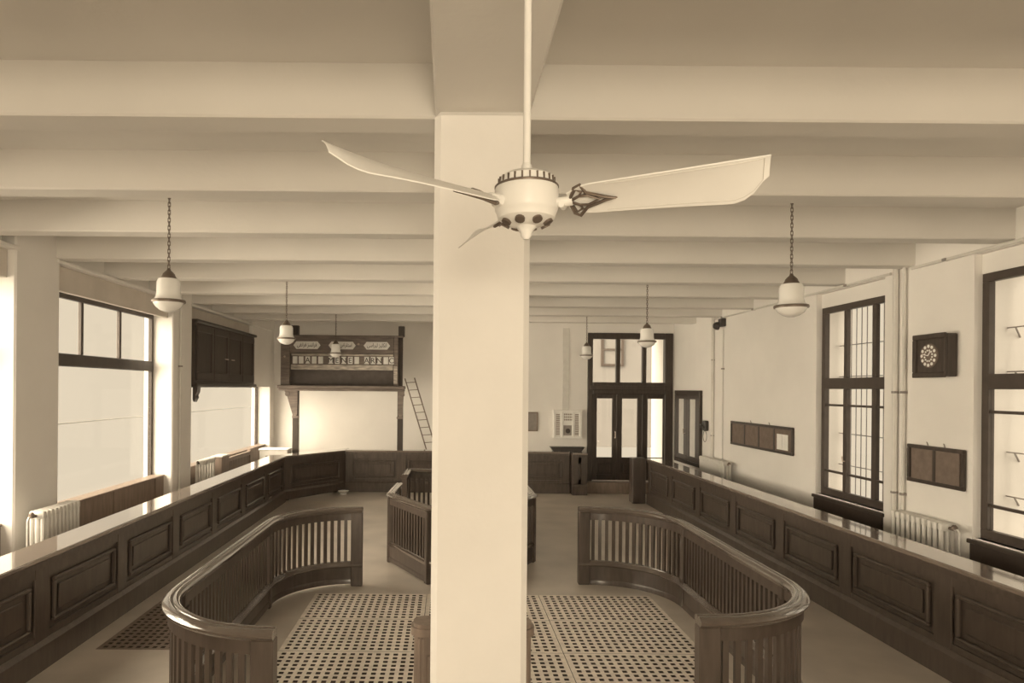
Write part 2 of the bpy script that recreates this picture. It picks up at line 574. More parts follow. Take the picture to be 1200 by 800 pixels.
# ------------------------------------------------------------------ counters
def counter(label, A, B, side, npan, depth, root_name='service_counter', z0=0.0, h=1.02, top_over=.03, top_mat='woodtop', mitre=(0.0, 0.0)):
    """front face runs A->B; body lies on the left (side=1) or right (side=-1) of A->B"""
    A, B = Vector(A), Vector(B)
    u = (B - A).normalized()
    v = Vector((-u.y, u.x)) * side
    L = (B - A).length
    m = Matrix(((u.x, v.x, 0, A.x), (u.y, v.y, 0, A.y), (0, 0, 1, 0), (0, 0, 0, 1)))
    mid = (A + B) / 2
    T = thing(root_name, label, 'counter', (mid.x, mid.y, 0))
    k0, k1 = mitre          # how far each end runs out per metre of depth
    def slab(w0, w1, za, zb):
        b = MB(m)
        return b.poly([(k0 * w0, w0, za), (L + k1 * w0, w0, za), (L + k1 * w1, w1, za), (k0 * w1, w1, za)], (0, 0, zb - za))
    slab(.03, depth, z0, h - .045).obj('carcass', 'wood', T)
    tp_ = slab(-top_over, depth + .03, h - .045, h)
    bmesh.ops.bevel(tp_.bm, geom=list(tp_.bm.edges), offset=.010, segments=2, profile=.5, affect='EDGES', clamp_overlap=True)
    tp_.obj('counter_top', top_mat, T)
    slab(-.015, .03, h - .10, h - .045).obj('cornice', 'wood', T)
    pl_ = MB(m).poly([(k0 * -.03 if k0 else 0, -.03, z0), (0, .03, z0), (0, .03, .26), (0, 0, .26), (k0 * -.03 if k0 else 0, -.03, .22)], (L - (.07 if k0 else 0), 0, 0))
    pl_.obj('plinth', 'wood', T)
    step = L / npan
    first = None
    for k in range(npan + 1):
        c = min(max(k * step, .11), L - .11)
        MB(m).box(c - .11, c + .11, .004, .03, .26, h - .1, .004).obj('stile', 'wood', T)
    ff = MB(m)
    ff.box(0, L, .008, .03, h - .19, h - .1)
    ff.box(0, L, .008, .03, .26, .32)
    ff.obj('face_rail', 'wood', T)
    for k in range(npan):
        a, c = k * step + .11 + .06, (k + 1) * step - .11 - .06
        p = MB(m)
        z1_, z2_ = .37, h - .24
        # moulded frame round a raised field
        for q in ((a, c, z2_ - .035, z2_), (a, c, z1_, z1_ + .035), (a, a + .035, z1_ + .035, z2_ - .035), (c - .035, c, z1_ + .035, z2_ - .035)):
            p.box(q[0], q[1], -.008, .03, q[2], q[3], .010)
        p.box(a + .10, c - .10, .012, .03, z1_ + .09, z2_ - .09, .008)
        p.obj('panel', 'wood', T)
    return T
lc = counter('long dark panelled service counter down the left side, cream light on its polished top', (-3.63, 1.6), (-3.63, 14.98), 1, 9, .33)
dc = counter('short slanting dark counter linking the left counter to the back counter', (-3.63, 14.985), (-2.525, 16.515), 1, 1, .33, z0=.045, mitre=(-.72, 1.39))
for t_ in (.08, .92):
    p = Vector((-3.61, 15.02)).lerp(Vector((-2.56, 16.50)), t_) + Vector((-.12, .09))
    MB().box(p.x - .05, p.x + .05, p.y - .05, p.y + .05, 0, .05).obj('foot', 'wood', dc)
counter('dark panelled back counter crossing below the quotation board', (-2.52, 16.52), (2.98, 16.52), 1, 4, .32)
counter('short projecting counter block at right end of back counter, beside the street door', (3.0, 16.28), (3.36, 16.28), 1, 1, .5)
rc = counter('long dark panelled service counter down the right side, windows mirrored in its top', (4.48, 15.12), (4.48, 1.6), 1, 9, .30)
MB().box(4.14, 4.44, 15.13, 15.42, 0, 1.02, .015).obj('end_pier', 'wood', rc)

# ------------------------------------------------------------------ curved railings
CAP = [(-.050, .945), (-.058, .958), (-.068, .966), (-.070, .978), (-.064, .988), (-.020, 1.011), (-.010, 1.010), (-.004, 1.002),
       (.006, 1.000), (.012, 1.006), (.030, 1.012), (.046, 1.007), (.058, .996), (.064, .978), (.056, .962), (.050, .945)]
def rail(label, path, posts, ends, pitch, name, cap_in=1, slit=.0, skip=()):
    """path: dense polyline with the inner side on its left; posts: arc lengths of newels"""
    P = [Vector(p) for p in path]
    s = [0]
    for a, b in zip(P, P[1:]):
        s.append(s[-1] + (b - a).length)
    def at(t):
        for i in range(len(P) - 1):
            if t <= s[i + 1] or i == len(P) - 2:
                f = (t - s[i]) / (s[i + 1] - s[i])
                d = (P[i + 1] - P[i]).normalized()
                return P[i].lerp(P[i + 1], f), math.atan2(d.y, d.x)
    c = sum(P, Vector((0, 0))) / len(P)
    T = thing(name, label, 'railing', (c.x, c.y, 0))
    MB().sweep(path, CAP).obj('cap_rail', 'cap', T, smooth=40)
    MB().sweep(path, [(-.028, .845), (.028, .845), (.028, .93), (.038, .945), (-.038, .945), (-.028, .93)]).obj('top_rail', 'wood', T, smooth=30)
    MB().sweep(path, [(-.030, .24), (.045, .24), (.062, .25), (.066, .262), (.055, .278), (.030, .295), (.024, .31), (-.024, .31), (-.040, .285), (-.040, .26)]).obj('lower_rail', 'cap', T, smooth=40)
    MB().sweep(path, [(-.024, .05 + slit), (.024, .05 + slit), (.024, .24), (-.024, .24)]).obj('base_panel', 'wood', T, smooth=30)
    MB().sweep(path, [(-.034, slit), (.034, slit), (.034, .05 + slit), (.026, .065 + slit), (-.026, .065 + slit), (-.034, .05 + slit)]).obj('plinth', 'wood', T, smooth=30)
    proto = None
    n = int(s[-1] / pitch)
    off = (s[-1] - n * pitch) / 2
    for k in range(n + 1):
        t = off + k * pitch
        if t < .10 or t > s[-1] - .10 or any(abs(t - q) < .055 for q in posts):
            continue
        p, a = at(t)
        if proto is None:
            b = MB()
            b.poly([(-.021, -.013, .305), (.021, -.013, .305), (.021, .013, .305), (-.021, .013, .305)], (0, 0, .545))
            b.m = Matrix.Identity(4)
            o = b.obj('baluster', 'wood')
            o.parent = T
            o.location = Vector((p.x, p.y, 0)) - org(T)
            o.rotation_euler = (0, 0, a)
            proto = o
        else:
            inst(proto, 'baluster', T, (p.x, p.y, 0), a)
    for t in posts:
        p, a = at(t)
        m = Matrix.Translation((p.x, p.y, 0)) @ Matrix.Rotation(a, 4, 'Z')
        MB(m).box(-.042, .042, -.045, .045, 0, .95, .012).lathe([(.03, .30), (.038, .34), (.03, .40), (.026, .55), (.036, .74), (.03, .80), (.036, .84)], (0, .03, 0), 12).obj('post', 'wood', T)
    for t, sg in ends:
        p, a = at(t)
        m = Matrix.Translation((p.x, p.y, 0)) @ Matrix.Rotation(a, 4, 'Z')
        MB(m).box(-.075, .075, -.052, .052, 0, .948, .010).obj('end_post', 'wood', T)
    return T

def u_path(xe, xs, y0, y1, r, n=14):
    """U shape: starts at (xe, y0), goes to the side xs, along it to y1 and back to xe"""
    sg = 1 if xs > xe else -1
    pts = [(xe, y0)]
    for i in range(n + 1):
        a = math.pi / 2 * i / n
        pts.append((xs - sg * r + sg * r * math.sin(a), y0 + r - r * math.cos(a)))
    for i in range(1, 6):
        pts.append((xs, y0 + r + (y1 - y0 - 2 * r) * i / 6))
    for i in range(n + 1):
        a = math.pi / 2 * i / n
        pts.append((xs - sg * r + sg * r * math.cos(a), y1 - r + r * math.sin(a)))
    pts.append((xe, y1))
    return pts
def plen(p):
    return sum((Vector(b) - Vector(a)).length for a, b in zip(p, p[1:]))
rl = .94
pl = u_path(-1.10, -2.07, 4.31, 8.71, rl)[::-1]
Ll = plen(pl)
j1 = (-1.10 + 2.07 - rl) + rl * math.pi / 2
rail('dark curved baluster railing on the left, cream glint along its bend, opening towards the pillar', pl, [j1, Ll - j1], [(.07, 1), (Ll - .07, -1)], .088, 'curved_railing', slit=.03)
pr = u_path(1.72, 2.79, 4.62, 8.86, rl)
Lr = plen(pr)
j2 = (2.79 - 1.72 - rl) + rl * math.pi / 2
rail('dark curved baluster railing on the right, opening towards the pillar, gratings inside it', pr, [j2, Lr - j2], [(.07, 1), (Lr - .07, -1)], .088, 'curved_railing')

# long eight-cornered enclosure round the middle pillar, with a gap in its left side
F1, F2, F3, F4 = (-.25, 8.80), (-.84, 9.90), (.62, 8.80), (1.25, 9.95)
def dense(pts, st=.25):
    out = [pts[0]]
    for a, b in zip(pts, pts[1:]):
        out.append(b)
    return out
pa = [(-.80, 11.0), F2, F1, F3, F4, (1.22, 12.9), (-.76, 12.9), (-.78, 12.05)]
def arcs(p):
    t = [0]
    for a, b in zip(p, p[1:]):
        t.append(t[-1] + (Vector(b) - Vector(a)).length)
    return t
ta = arcs(pa)
rail('long many-sided baluster enclosure round the middle pillar, light on its cut rail ends', pa, ta[1:-1], [(.07, 1), (ta[-1] - .07, -1)], .088, 'railing_enclosure', slit=.02)

# low panelled screen just behind the front pillar
sc = thing('low_screen', 'low dark panelled wooden screen with rounded top corners just behind the front pillar', 'screen', (.17, 4.43, 0))
def rounded(x0, x1, y0, y1, r, n=6):
    pts = []
    for cx, cy, a0 in ((x1 - r, y1 - r, 0), (x0 + r, y1 - r, 90), (x0 + r, y0 + r, 180), (x1 - r, y0 + r, 270)):
        for i in range(n + 1):
            a = R(a0 + 90 * i / n)
            pts.append((cx + r * math.cos(a), cy + r * math.sin(a)))
    return pts
MB().poly([(x, y, 0) for x, y in rounded(-.215, .555, 4.37, 4.55, .07)], (0, 0, .94)).obj('body', 'woodmid', sc, smooth=30)
cp = MB().poly([(x, y, .94) for x, y in rounded(-.235, .575, 4.35, 4.57, .09)], (0, 0, .05))
cp.poly([(x, y, .99) for x, y in rounded(-.22, .56, 4.365, 4.555, .08)], (0, 0, .025))
cp.obj('cap', 'woodmid', sc, smooth=30)
for x0, x1 in ((-.13, .15), (.19, .47)):
    MB().box(x0, x1, 4.355, 4.372, .15, .82, .006).obj('panel', 'woodmid', sc)
for x in (-.18, -.155, .515):
    MB().box(x - .006, x + .006, 4.358, 4.372, .05, .93).obj('bead', 'woodmid', sc)

# ------------------------------------------------------------------ floor gratings
def grating_mesh(wd, ln, nx, ny, mat='grate'):
    bm = bmesh.new()
    mx, my = .028, .022
    px, py = (wd - 2 * mx) / nx, (ln - 2 * my) / ny
    hx, hy = px * .52, py * .54
    xs = [0]
    for i in range(nx):
        c = mx + px * (i + .5)
        xs += [c - hx / 2, c + hx / 2]
    xs.append(wd)
    ys = [0]
    for j in range(ny):
        c = my + py * (j + .5)
        ys += [c - hy / 2, c + hy / 2]
    ys.append(ln)
    th = .035
    vt = [[bm.verts.new((x - wd / 2, y - ln / 2, 0)) for y in ys] for x in xs]
    vb = [[bm.verts.new((x - wd / 2, y - ln / 2, -th)) for y in ys] for x in xs]
    solid = lambda i, j: 0 <= i < len(xs) - 1 and 0 <= j < len(ys) - 1 and not (i % 2 == 1 and j % 2 == 1)
    for i in range(len(xs) - 1):
        for j in range(len(ys) - 1):
            if not solid(i, j):
                continue
            bm.faces.new((vt[i][j], vt[i + 1][j], vt[i + 1][j + 1], vt[i][j + 1]))
            for di, dj, a, b in ((-1, 0, (i, j), (i, j + 1)), (1, 0, (i + 1, j + 1), (i + 1, j)), (0, -1, (i + 1, j), (i, j)), (0, 1, (i, j + 1), (i + 1, j + 1))):
                if not solid(i + di, j + dj):
                    bm.faces.new((vt[a[0]][a[1]], vt[b[0]][b[1]], vb[b[0]][b[1]], vb[a[0]][a[1]])).material_index = 1  # hole sides coloured dark as painted shade
    bmesh.ops.recalc_face_normals(bm, faces=bm.faces)
    me = bpy.data.meshes.new('floor_grating')
    bm.to_mesh(me)
    bm.free()
    me.materials.append(M[mat])
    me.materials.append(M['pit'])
    return me
def bearer_mesh(wd, ln):
    b = MB()
    for x in (-wd / 2 + .05, 0, wd / 2 - .05):
        b.box(x - .025, x + .025, -ln / 2 + .01, ln / 2 - .01, -.14, -.036)
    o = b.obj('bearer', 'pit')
    me = o.data
    bpy.data.objects.remove(o)
    return me
gm, gb = grating_mesh(1.374, .914, 16, 10), bearer_mesh(1.374, .914)
gm2, gb2 = grating_mesh(1.094, .914, 13, 10, 'woodmid'), bearer_mesh(1.094, .914)  # aisle gratings take a darker wood to carry the shade lying there
colname = ['left column', 'middle column behind pillar', 'right column']
rowname = ['farthest row', 'second row from the far end', 'third row from the far end', 'nearest row, by the pillar foot']
def grating(x, y, me, mb, label):
    T = thing('floor_grating', label, 'grating', (x, y, 0), 'wooden floor gratings')
    for nm, d in (('lattice', me), ('bearer', mb)):
        o = bpy.data.objects.new(nm, d)
        C.objects.link(o)
        o.parent = T
for i in range(3):
    for j in range(4):
        grating(-1.63 + 1.38 * (i + .5), 8.36 - .92 * (j + .5), gm, gb, 'pale lattice floor grating, %s, %s' % (colname[i], rowname[j]))
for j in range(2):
    grating(-2.85, 8.36 - .92 * (j + .5), gm2, gb2, 'lattice floor grating coloured darker for shade, between left counter and left railing, %s' % ('farther one', 'nearer one')[j])

# ------------------------------------------------------------------ pendant lamps
def pendant(loc, label):
    T = thing('pendant_lamp', label, 'lamp', loc, 'opal pendant lamps')
    x, y, z = loc     # z is the level of the metal ring
    up = z
    MB().lathe([(.050, .205), (.088, .195), (.100, .16), (.100, .07), (.108, .035), (.125, .016), (.128, .008)][::-1], (x, y, z), 28).obj('glass_shade', 'opal', T, smooth=50)
    MB().lathe([(0, -.092), (.03, -.090), (.07, -.076), (.105, -.050), (.125, -.020), (.128, -.006)], (x, y, z), 28).obj('glass_bowl', 'opal', T, smooth=50)
    MB().lathe([(.118, -.012), (.140, -.012), (.144, .0), (.140, .012), (.118, .012)], (x, y, z), 28).obj('ring', 'bronze', T, smooth=40)
    MB().lathe([(.062, .190), (.066, .205), (.055, .225), (.050, .240), (.034, .258), (.018, .272), (.012, .29), (0, .292)], (x, y, z), 20).obj('cap', 'bronze', T, smooth=40)
    ch = MB()
    zz = z + .286
    k = 0
    while zz < ZC - .03:
        a = 0 if k % 2 else 1
        dx, dy = (.010, 0) if a else (0, .010)
        ch.tube([(x - dx, y - dy, zz), (x - dx, y - dy, zz + .034), (x, y, zz + .042), (x + dx, y + dy, zz + .034), (x + dx, y + dy, zz), (x, y, zz - .008), (x - dx, y - dy, zz)], .0035, 4, False)
        zz += .034
        k += 1
    ch.obj('chain', 'bronze', T)
    MB().lathe([(.05, -.001), (.05, -.02), (.03, -.04), (0, -.045)], (x, y, ZC), 16).obj('ceiling_rose', 'bronze', T, smooth=40)
    return T
lamp_l = [(-2.46, 5.90), (-2.49, 10.30), (-2.46, 14.62)]
lamp_r = [(2.99, 5.90), (3.02, 10.30), (2.98, 14.62)]
ordn = ['nearest the camera', 'in the middle', 'farthest off']
p0 = pendant((lamp_l[0][0], lamp_l[0][1], 3.29), 'opal glass pendant lamp on a chain, left row, nearest the camera')
for k in (1, 2):
    dup(p0, (lamp_l[k][0], lamp_l[k][1], 3.29), 'opal glass pendant lamp, left row, ' + ('in front of the left post of the quotation board', 'in front of the middle plaque of the quotation board')[k - 1])
for k in range(3):
    dup(p0, (lamp_r[k][0], lamp_r[k][1], 3.29), 'opal glass pendant lamp, right row, ' + ('largest, nearest the camera', 'in front of the door top lights', 'small, at left edge of the street door')[k])

# ------------------------------------------------------------------ ceiling fan
FX, FY, FZ = .248, 2.2, 3.155
fan = thing('ceiling_fan', 'cream three-bladed ceiling fan on a long rod in front of the pillar', 'fan', (FX, FY, ZB))
MB().tube([(FX, FY, 3.23), (FX, FY, ZB)], .0125, 14).obj('down_rod', 'enamel', fan, smooth=40)
MB().lathe([(.06, ZB - .004), (.06, ZB - .03), (.03, ZB - .09), (.0125, ZB - .10)][::-1], (FX, FY, 0), 20).obj('canopy', 'enamel', fan, smooth=40)
hub = MB().lathe([(0, -.075), (.03, -.076), (.065, -.068), (.092, -.050), (.098, -.030), (.100, -.028), (.103, -.018), (.105, .02), (.103, .045), (.099, .058)], (FX, FY, FZ), 40).obj('motor_housing', 'enamel', fan, smooth=35)
MB().lathe([(.104, .049), (.1045, .050), (.1045, .054), (.100, .058), (.099, .058)], (FX, FY, FZ), 40).obj('band', 'bronze', hub, smooth=35)
vr = MB().lathe([(.092, .055), (.088, .082), (.070, .094), (.020, .100), (.016, .125), (.0125, .13)], (FX, FY, FZ), 40).obj('vent_ring', 'enamel', fan, smooth=35)
for k in range(24):
    a = 2 * math.pi * k / 24
    m = Matrix.Translation((FX, FY, FZ)) @ Matrix.Rotation(a, 4, 'Z')
    MB(m).box(.086, .0935, -.0025, .0025, .060, .080).obj('vent_slot', 'bronze', vr)
lw = MB().lathe([(0, -.118), (.010, -.117), (.016, -.108), (.020, -.095), (.026, -.085), (.034, -.076), (.03, -.070)], (FX, FY, FZ), 20).obj('bottom_knob', 'enamel', fan, smooth=40)
for k in range(8):
    a = 2 * math.pi * (k + .5) / 8
    m = Matrix.Translation((FX, FY, FZ)) @ Matrix.Rotation(a, 4, 'Z') @ Matrix.Translation((.072, 0, -.0655)) @ Matrix.Rotation(R(-30), 4, 'Y')
    MB(m).lathe([(0, -.006), (.016, -.005), (.016, .004), (0, .004)], (0, 0, 0), 12).obj('vent_hole', 'bronze', hub, smooth=30)
def blade(ang, rr):
    m = Matrix.Translation((FX, FY, FZ - .005)) @ Matrix.Rotation(R(ang), 4, 'Z')
    arm = MB(m)
    arm.tube([(.09, 0, 0), (.15, 0, .002)], .016, 10)
    arm.tube([(.118, .02, -.012), (.118, -.02, -.012)], .010, 8)
    o = arm.obj('blade_arm', 'enamel', fan, smooth=40)
    N = 18
    top, bot = [], []
    b = MB(m)
    bm = b.bm
    rows = []
    for i in range(N + 1):
        t = 1 - (1 - i / N) ** 1.25
        r = .135 + (rr - .135) * t
        ch = .125 + .030 * math.sin(min(1, t * 1.1) * math.pi * .55)
        if t < .08:
            ch *= .55 + .45 * t / .08
        pit = R(26 + 17 * t * t * t)
        row = []
        for s_ in (-.5, -.25, 0, .25, .5):
            o_ = ch * s_
            if t > .82 and s_ > -.45:
                o_ = -.5 * ch + (o_ + .5 * ch) * max(.42, math.sqrt(max(0, 1 - ((t - .82) / .18) ** 2)))
            cam_z = .008 * (1 - (2 * s_) ** 2)
            y = o_ * math.cos(pit) + .02 * t * t
            z = -o_ * math.sin(pit) + cam_z + .018 * t
            row.append((r, y, z))
        rows.append(row)
    va = [[bm.verts.new(m @ Vector(p)) for p in row] for row in rows]
    vb = [[bm.verts.new(m @ (Vector(p) + Vector((0, 0, .004)))) for p in row] for row in rows]
    for i in range(N):
        for j in range(4):
            bm.faces.new((va[i][j], va[i + 1][j], va[i + 1][j + 1], va[i][j + 1]))
            bm.faces.new((vb[i][j], vb[i][j + 1], vb[i + 1][j + 1], vb[i + 1][j]))
        bm.faces.new((va[i][0], vb[i][0], vb[i + 1][0], va[i + 1][0]))
        bm.faces.new((va[i][4], va[i + 1][4], vb[i + 1][4], vb[i][4]))
    for i in (0, N):
        for j in range(4):
            bm.faces.new((va[i][j], va[i][j + 1], vb[i][j + 1], vb[i][j]))
    bl = b.obj('blade', 'enamel', fan, smooth=40)
    # pierced iron bracket under the blade, like an arrow head with three loops
    pit = R(32)
    def q(r, o_, dz=-.006):
        return (r, o_ * math.cos(pit), -o_ * math.sin(pit) + dz + .006)
    br = MB(m)
    br.tube([q(.140, 0), q(.152, .052), q(.168, .064), q(.195, .030), q(.255, .006), q(.285, 0), q(.255, -.006), q(.195, -.030), q(.180, -.064), q(.160, -.052), q(.140, 0)], .0055, 6, False)
    br.tube([q(.140, 0), q(.172, .018), q(.198, .020), q(.235, 0), q(.198, -.020), q(.172, -.018), q(.140, 0)], .0045, 6, False)
    br.tube([q(.150, .020), q(.160, .046), q(.180, .034), q(.172, .018)], .004, 6, False)
    br.tube([q(.150, -.020), q(.165, -.046), q(.182, -.034), q(.172, -.018)], .004, 6, False)
    br.obj('blade_bracket', 'bronze', fan, smooth=40)
    # dark seam inside the blade edge
    ed = MB(m)
    pts = []
    for i in range(3, N):
        a_, b_ = Vector(rows[i][4]), Vector(rows[i][3])
        pts.append(a_.lerp(b_, .3) + Vector((0, 0, -.0005)))
    back = []
    for i in range(3, N):
        a_, b_ = Vector(rows[i][0]), Vector(rows[i][1])
        back.append(a_.lerp(b_, .3) + Vector((0, 0, -.0005)))
    ed.tube(pts, .0014, 4)
    ed.tube(back, .0014, 4)
    ed.tube([pts[-1], Vector(rows[N - 1][2]) + Vector((0, 0, -.0005)), back[-1]], .0014, 4)
    ed.obj('blade_seam', 'pipe', fan)
blade(214, .70)
blade(340, .72)
blade(104, .66)

# ------------------------------------------------------------------ radiators
def radiator(label, x, y0, y1, ztop, n, depth=.17):
    T = thing('radiator', label, 'radiator', (x, (y0 + y1) / 2, 0), 'cast iron radiators')
    st = (y1 - y0) / n
    z0 = .14
    b = MB()
    w2, d2 = st * .40, depth / 2
    for cx in (-d2 + .025, 0, d2 - .025):
        b.tube([(cx, 0, z0 + .03), (cx, 0, ztop - .03)], [.024, .024], 8)
    b.box(-d2, d2, -w2, w2, ztop - .09, ztop, .022, 2)
    b.box(-d2, d2, -w2, w2, z0, z0 + .08, .022, 2)
    o = b.obj('section', 'radiator', None, smooth=40)
    o.parent = T
    o.location = Vector((x, y0 + st * .5, 0)) - org(T)
    for k in range(1, n):
        inst(o, 'section', T, (x, y0 + st * (k + .5), 0))
    MB().tube([(x, y0, ztop - .05), (x, y1, ztop - .05)], .02, 8).tube([(x, y0, z0 + .04), (x, y1, z0 + .04)], .02, 8).obj('header', 'radiator', T)
    for y in (y0 + st * .5, y1 - st * .5):
        MB().box(x - d2 + .01, x + d2 - .01, y - .02, y + .02, 0, z0 + .01).obj('foot', 'radiator', T)
    v = MB()
    v.tube([(x, y0 + .0, ztop - .05), (x, y0 - .07, ztop - .05)], .018, 8)
    v.lathe([(0, 0), (.03, .002), (.03, .03), (.012, .05), (0, .052)], (x, y0 - .07, ztop - .05), 10)
    v.obj('valve', 'bronze', T)
    MB().tube([(x, y0 - .07, ztop - .05), (x, y0 - .12, ztop - .05), (x + .0, y0 - .14, ztop - .08), (x, y0 - .14, 0)], .012, 8).obj('feed_pipe', 'pipe', T)
    return T
radiator('cream radiator standing against the left pier, behind the near part of the left counter', -4.50, 7.36, 8.12, 1.17, 10)
radiator('tall cream radiator farther down the left wall, below the hanging cabinet', -4.66, 12.60, 13.30, 1.16, 5, .16)
radiator('ribbed radiator under the two-panel notice board on the right wall', 5.48, 7.36, 8.24, 1.12, 10)
radiator('radiator on the right wall below the wall telephone, close to the street door', 5.45, 13.15, 14.45, 1.16, 14)

# ------------------------------------------------------------------ right wall: pipes, boards, clock, telephone
def pipe(label, pts, r, clips):
    T = thing('pipe', label, 'pipe', pts[0])
    MB().tube(pts, r, 8).obj('tube', 'pipe', T, smooth=40)
    for c in clips:
        MB().box(c[0] - .03, c[0] + .03, c[1] - .03, c[1] + .03, c[2] - .015, c[2] + .015, .004).obj('clip', 'iron', T)
    return T
xp = XR - .035
pipe('cream riser pipe from floor to ceiling, farther of two between window and clock', [(xp, 8.44, 0), (xp, 8.44, ZC)], .03, [(xp, 8.44, 2.55), (xp, 8.44, 1.3)])
pipe('cream riser pipe from floor to ceiling, nearer of two between window and clock', [(xp, 8.28, 0), (xp, 8.28, ZC)], .02, [(xp, 8.28, 2.55), (xp, 8.28, 1.3)])
pipe('cream riser pipe by the wall telephone at far end of right wall', [(xp, 14.28, 0), (xp, 14.28, ZC)], .035, [(xp, 14.28, 3.2), (xp, 14.28, 1.6)])
pipe('thin riser conduit below the black wall fixture on the right wall', [(XR - .02, 13.78, 1.0), (XR - .02, 13.78, 3.80)], .012, [(XR - .02, 13.78, 3.0)])
pipe('horizontal conduit run high along the right wall under the beams, far length', [(XR - .03, 8.55, 4.05), (XR - .03, 14.2, 4.05)], .018, [(XR - .03, y, 4.05) for y in (9.5, 11.2, 12.4, 13.8)])
pipe('horizontal conduit run high along the right wall above the clock and near window', [(XR - .03, 3.2, 4.05), (XR - .03, 8.16, 4.05)], .02, [(XR - .03, y, 4.05) for y in (5.5, 7.6)])
pipe('cream riser pipe on left wall between window and hanging cabinet', [(XL + .03, 11.85, 0), (XL + .03, 11.85, ZC)], .022, [(XL + .03, 11.85, 2.9)])

ck = thing('wall_clock', 'dark square box clock with a pale filigree dial, high on the right wall', 'clock', (XR, 7.70, 2.73))
xf = XR - .13
MB().box(xf, XR - .002, 7.44, 7.97, 2.73, 3.21, .012).obj('case', 'doorwood', ck)
fb = MB()
for q in ((7.44, 7.97, 3.16, 3.22), (7.44, 7.97, 2.72, 2.78), (7.44, 7.50, 2.78, 3.16), (7.91, 7.97, 2.78, 3.16)):
    fb.box(xf - .02, xf + .005, q[0], q[1], q[2], q[3], .008)
fb.obj('bezel_frame', 'doorwood', ck)
MB().lathe([(0, -.012), (.135, -.012), (.140, 0), (0, 0)], (xf, 7.705, 2.97), 32, 'X').obj('dial', 'board', ck)
hr = MB()
for k in range(12):
    a = 2 * math.pi * k / 12
    hr.lathe([(0, -.016), (.019, -.016), (.019, -.011), (0, -.011)], (xf, 7.705 + .108 * math.sin(a), 2.97 + .108 * math.cos(a)), 8, 'X')
    hr.lathe([(0, -.016), (.012, -.016), (.012, -.011), (0, -.011)], (xf, 7.705 + .062 * math.sin(a + .26), 2.97 + .062 * math.cos(a + .26)), 6, 'X')
hr.obj('hour_marks', 'paper', ck)
hn = MB()
hn.tube([(xf - .02, 7.705, 2.97), (xf - .02, 7.665, 3.02)], .006, 6)
hn.tube([(xf - .02, 7.705, 2.97), (xf - .02, 7.79, 2.99)], .005, 6)
hn.obj('hand', 'paper', ck)

def notice_board(label, y0, y1, z0, z1, n, paper):
    T = thing('notice_board', label, 'notice board', (XR, (y0 + y1) / 2, z0))
    xf = XR - .045
    MB().box(xf + .02, XR - .002, y0 + .01, y1 - .01, z0 + .01, z1 - .01).obj('back_panel', 'doorwood', T)
    fr = MB()
    t = .045
    for q in ((y0, y1, z1 - t, z1), (y0, y1, z0, z0 + t), (y0, y0 + t, z0 + t, z1 - t), (y1 - t, y1, z0 + t, z1 - t)):
        fr.box(xf, xf + .035, *q, .006)
    fr.obj('frame', 'doorwood', T)
    st = (y1 - y0 - 2 * t) / n
    for k in range(n):
        a = y0 + t + st * k
        MB().box(xf + .012, xf + .022, a + .02, a + st - .02, z0 + t, z1 - t).obj('panel', 'board', T)
        if k:
            MB().box(xf + .002, xf + .03, a - .022, a + .022, z0 + t, z1 - t, .004).obj('mullion', 'doorwood', T)
    for k in (.35, .65):
        y = y0 + (y1 - y0) * k
        MB().tube([(XR - .01, y, z1), (XR - .02, y, z1 + .035), (XR - .02, y + .01, z1 + .04)], .006, 5).obj('hook', 'iron', T)
    if paper:
        for k in range(2):
            a = y0 + t + .10 + k * .19
            MB().box(xf + .004, xf + .010, a, a + .18, z0 + .07, z1 - .13).obj('paper', 'paper', T, label='white sheet pinned on the nearest panel')
    return T
notice_board('long dark four-panel notice board with two white sheets pinned at its near end', 10.94, 13.34, 1.50, 1.96, 4, True)
notice_board('dark two-panel notice board above the ribbed radiator on the right wall', 7.30, 8.20, 1.48, 1.93, 2, False)

tp = thing('wall_telephone', 'small black wall telephone with a looped cord near the street door', 'telephone', (XR, 14.62, 1.45))
MB().box(XR - .09, XR - .002, 14.55, 14.70, 1.68, 1.90, .015).obj('body', 'black', tp)
MB().tube([(XR - .12, 14.56, 1.74), (XR - .15, 14.58, 1.82), (XR - .15, 14.67, 1.82), (XR - .12, 14.69, 1.74)], [.03, .014, .014, .03], 8).obj('handset', 'black', tp)
MB().tube([(XR - .06, 14.62 + .10 * math.sin(a * .35), 1.56 + .12 * math.cos(a * .35)) for a in range(18)], .006, 5).obj('cord', 'black', tp)
bl = thing('wall_fixture', 'small black fixture high on the right wall under the conduit', 'fixture', (XR, 13.78, 3.85))
MB().box(XR - .10, XR - .002, 13.68, 13.86, 3.86, 4.02, .01).obj('box', 'black', bl)
MB().lathe([(0, -.10), (.05, -.095), (.08, -.05), (.085, 0), (0, 0)], (XR - .10, 13.84, 3.88), 14, 'X').obj('gong', 'black', bl, smooth=40)

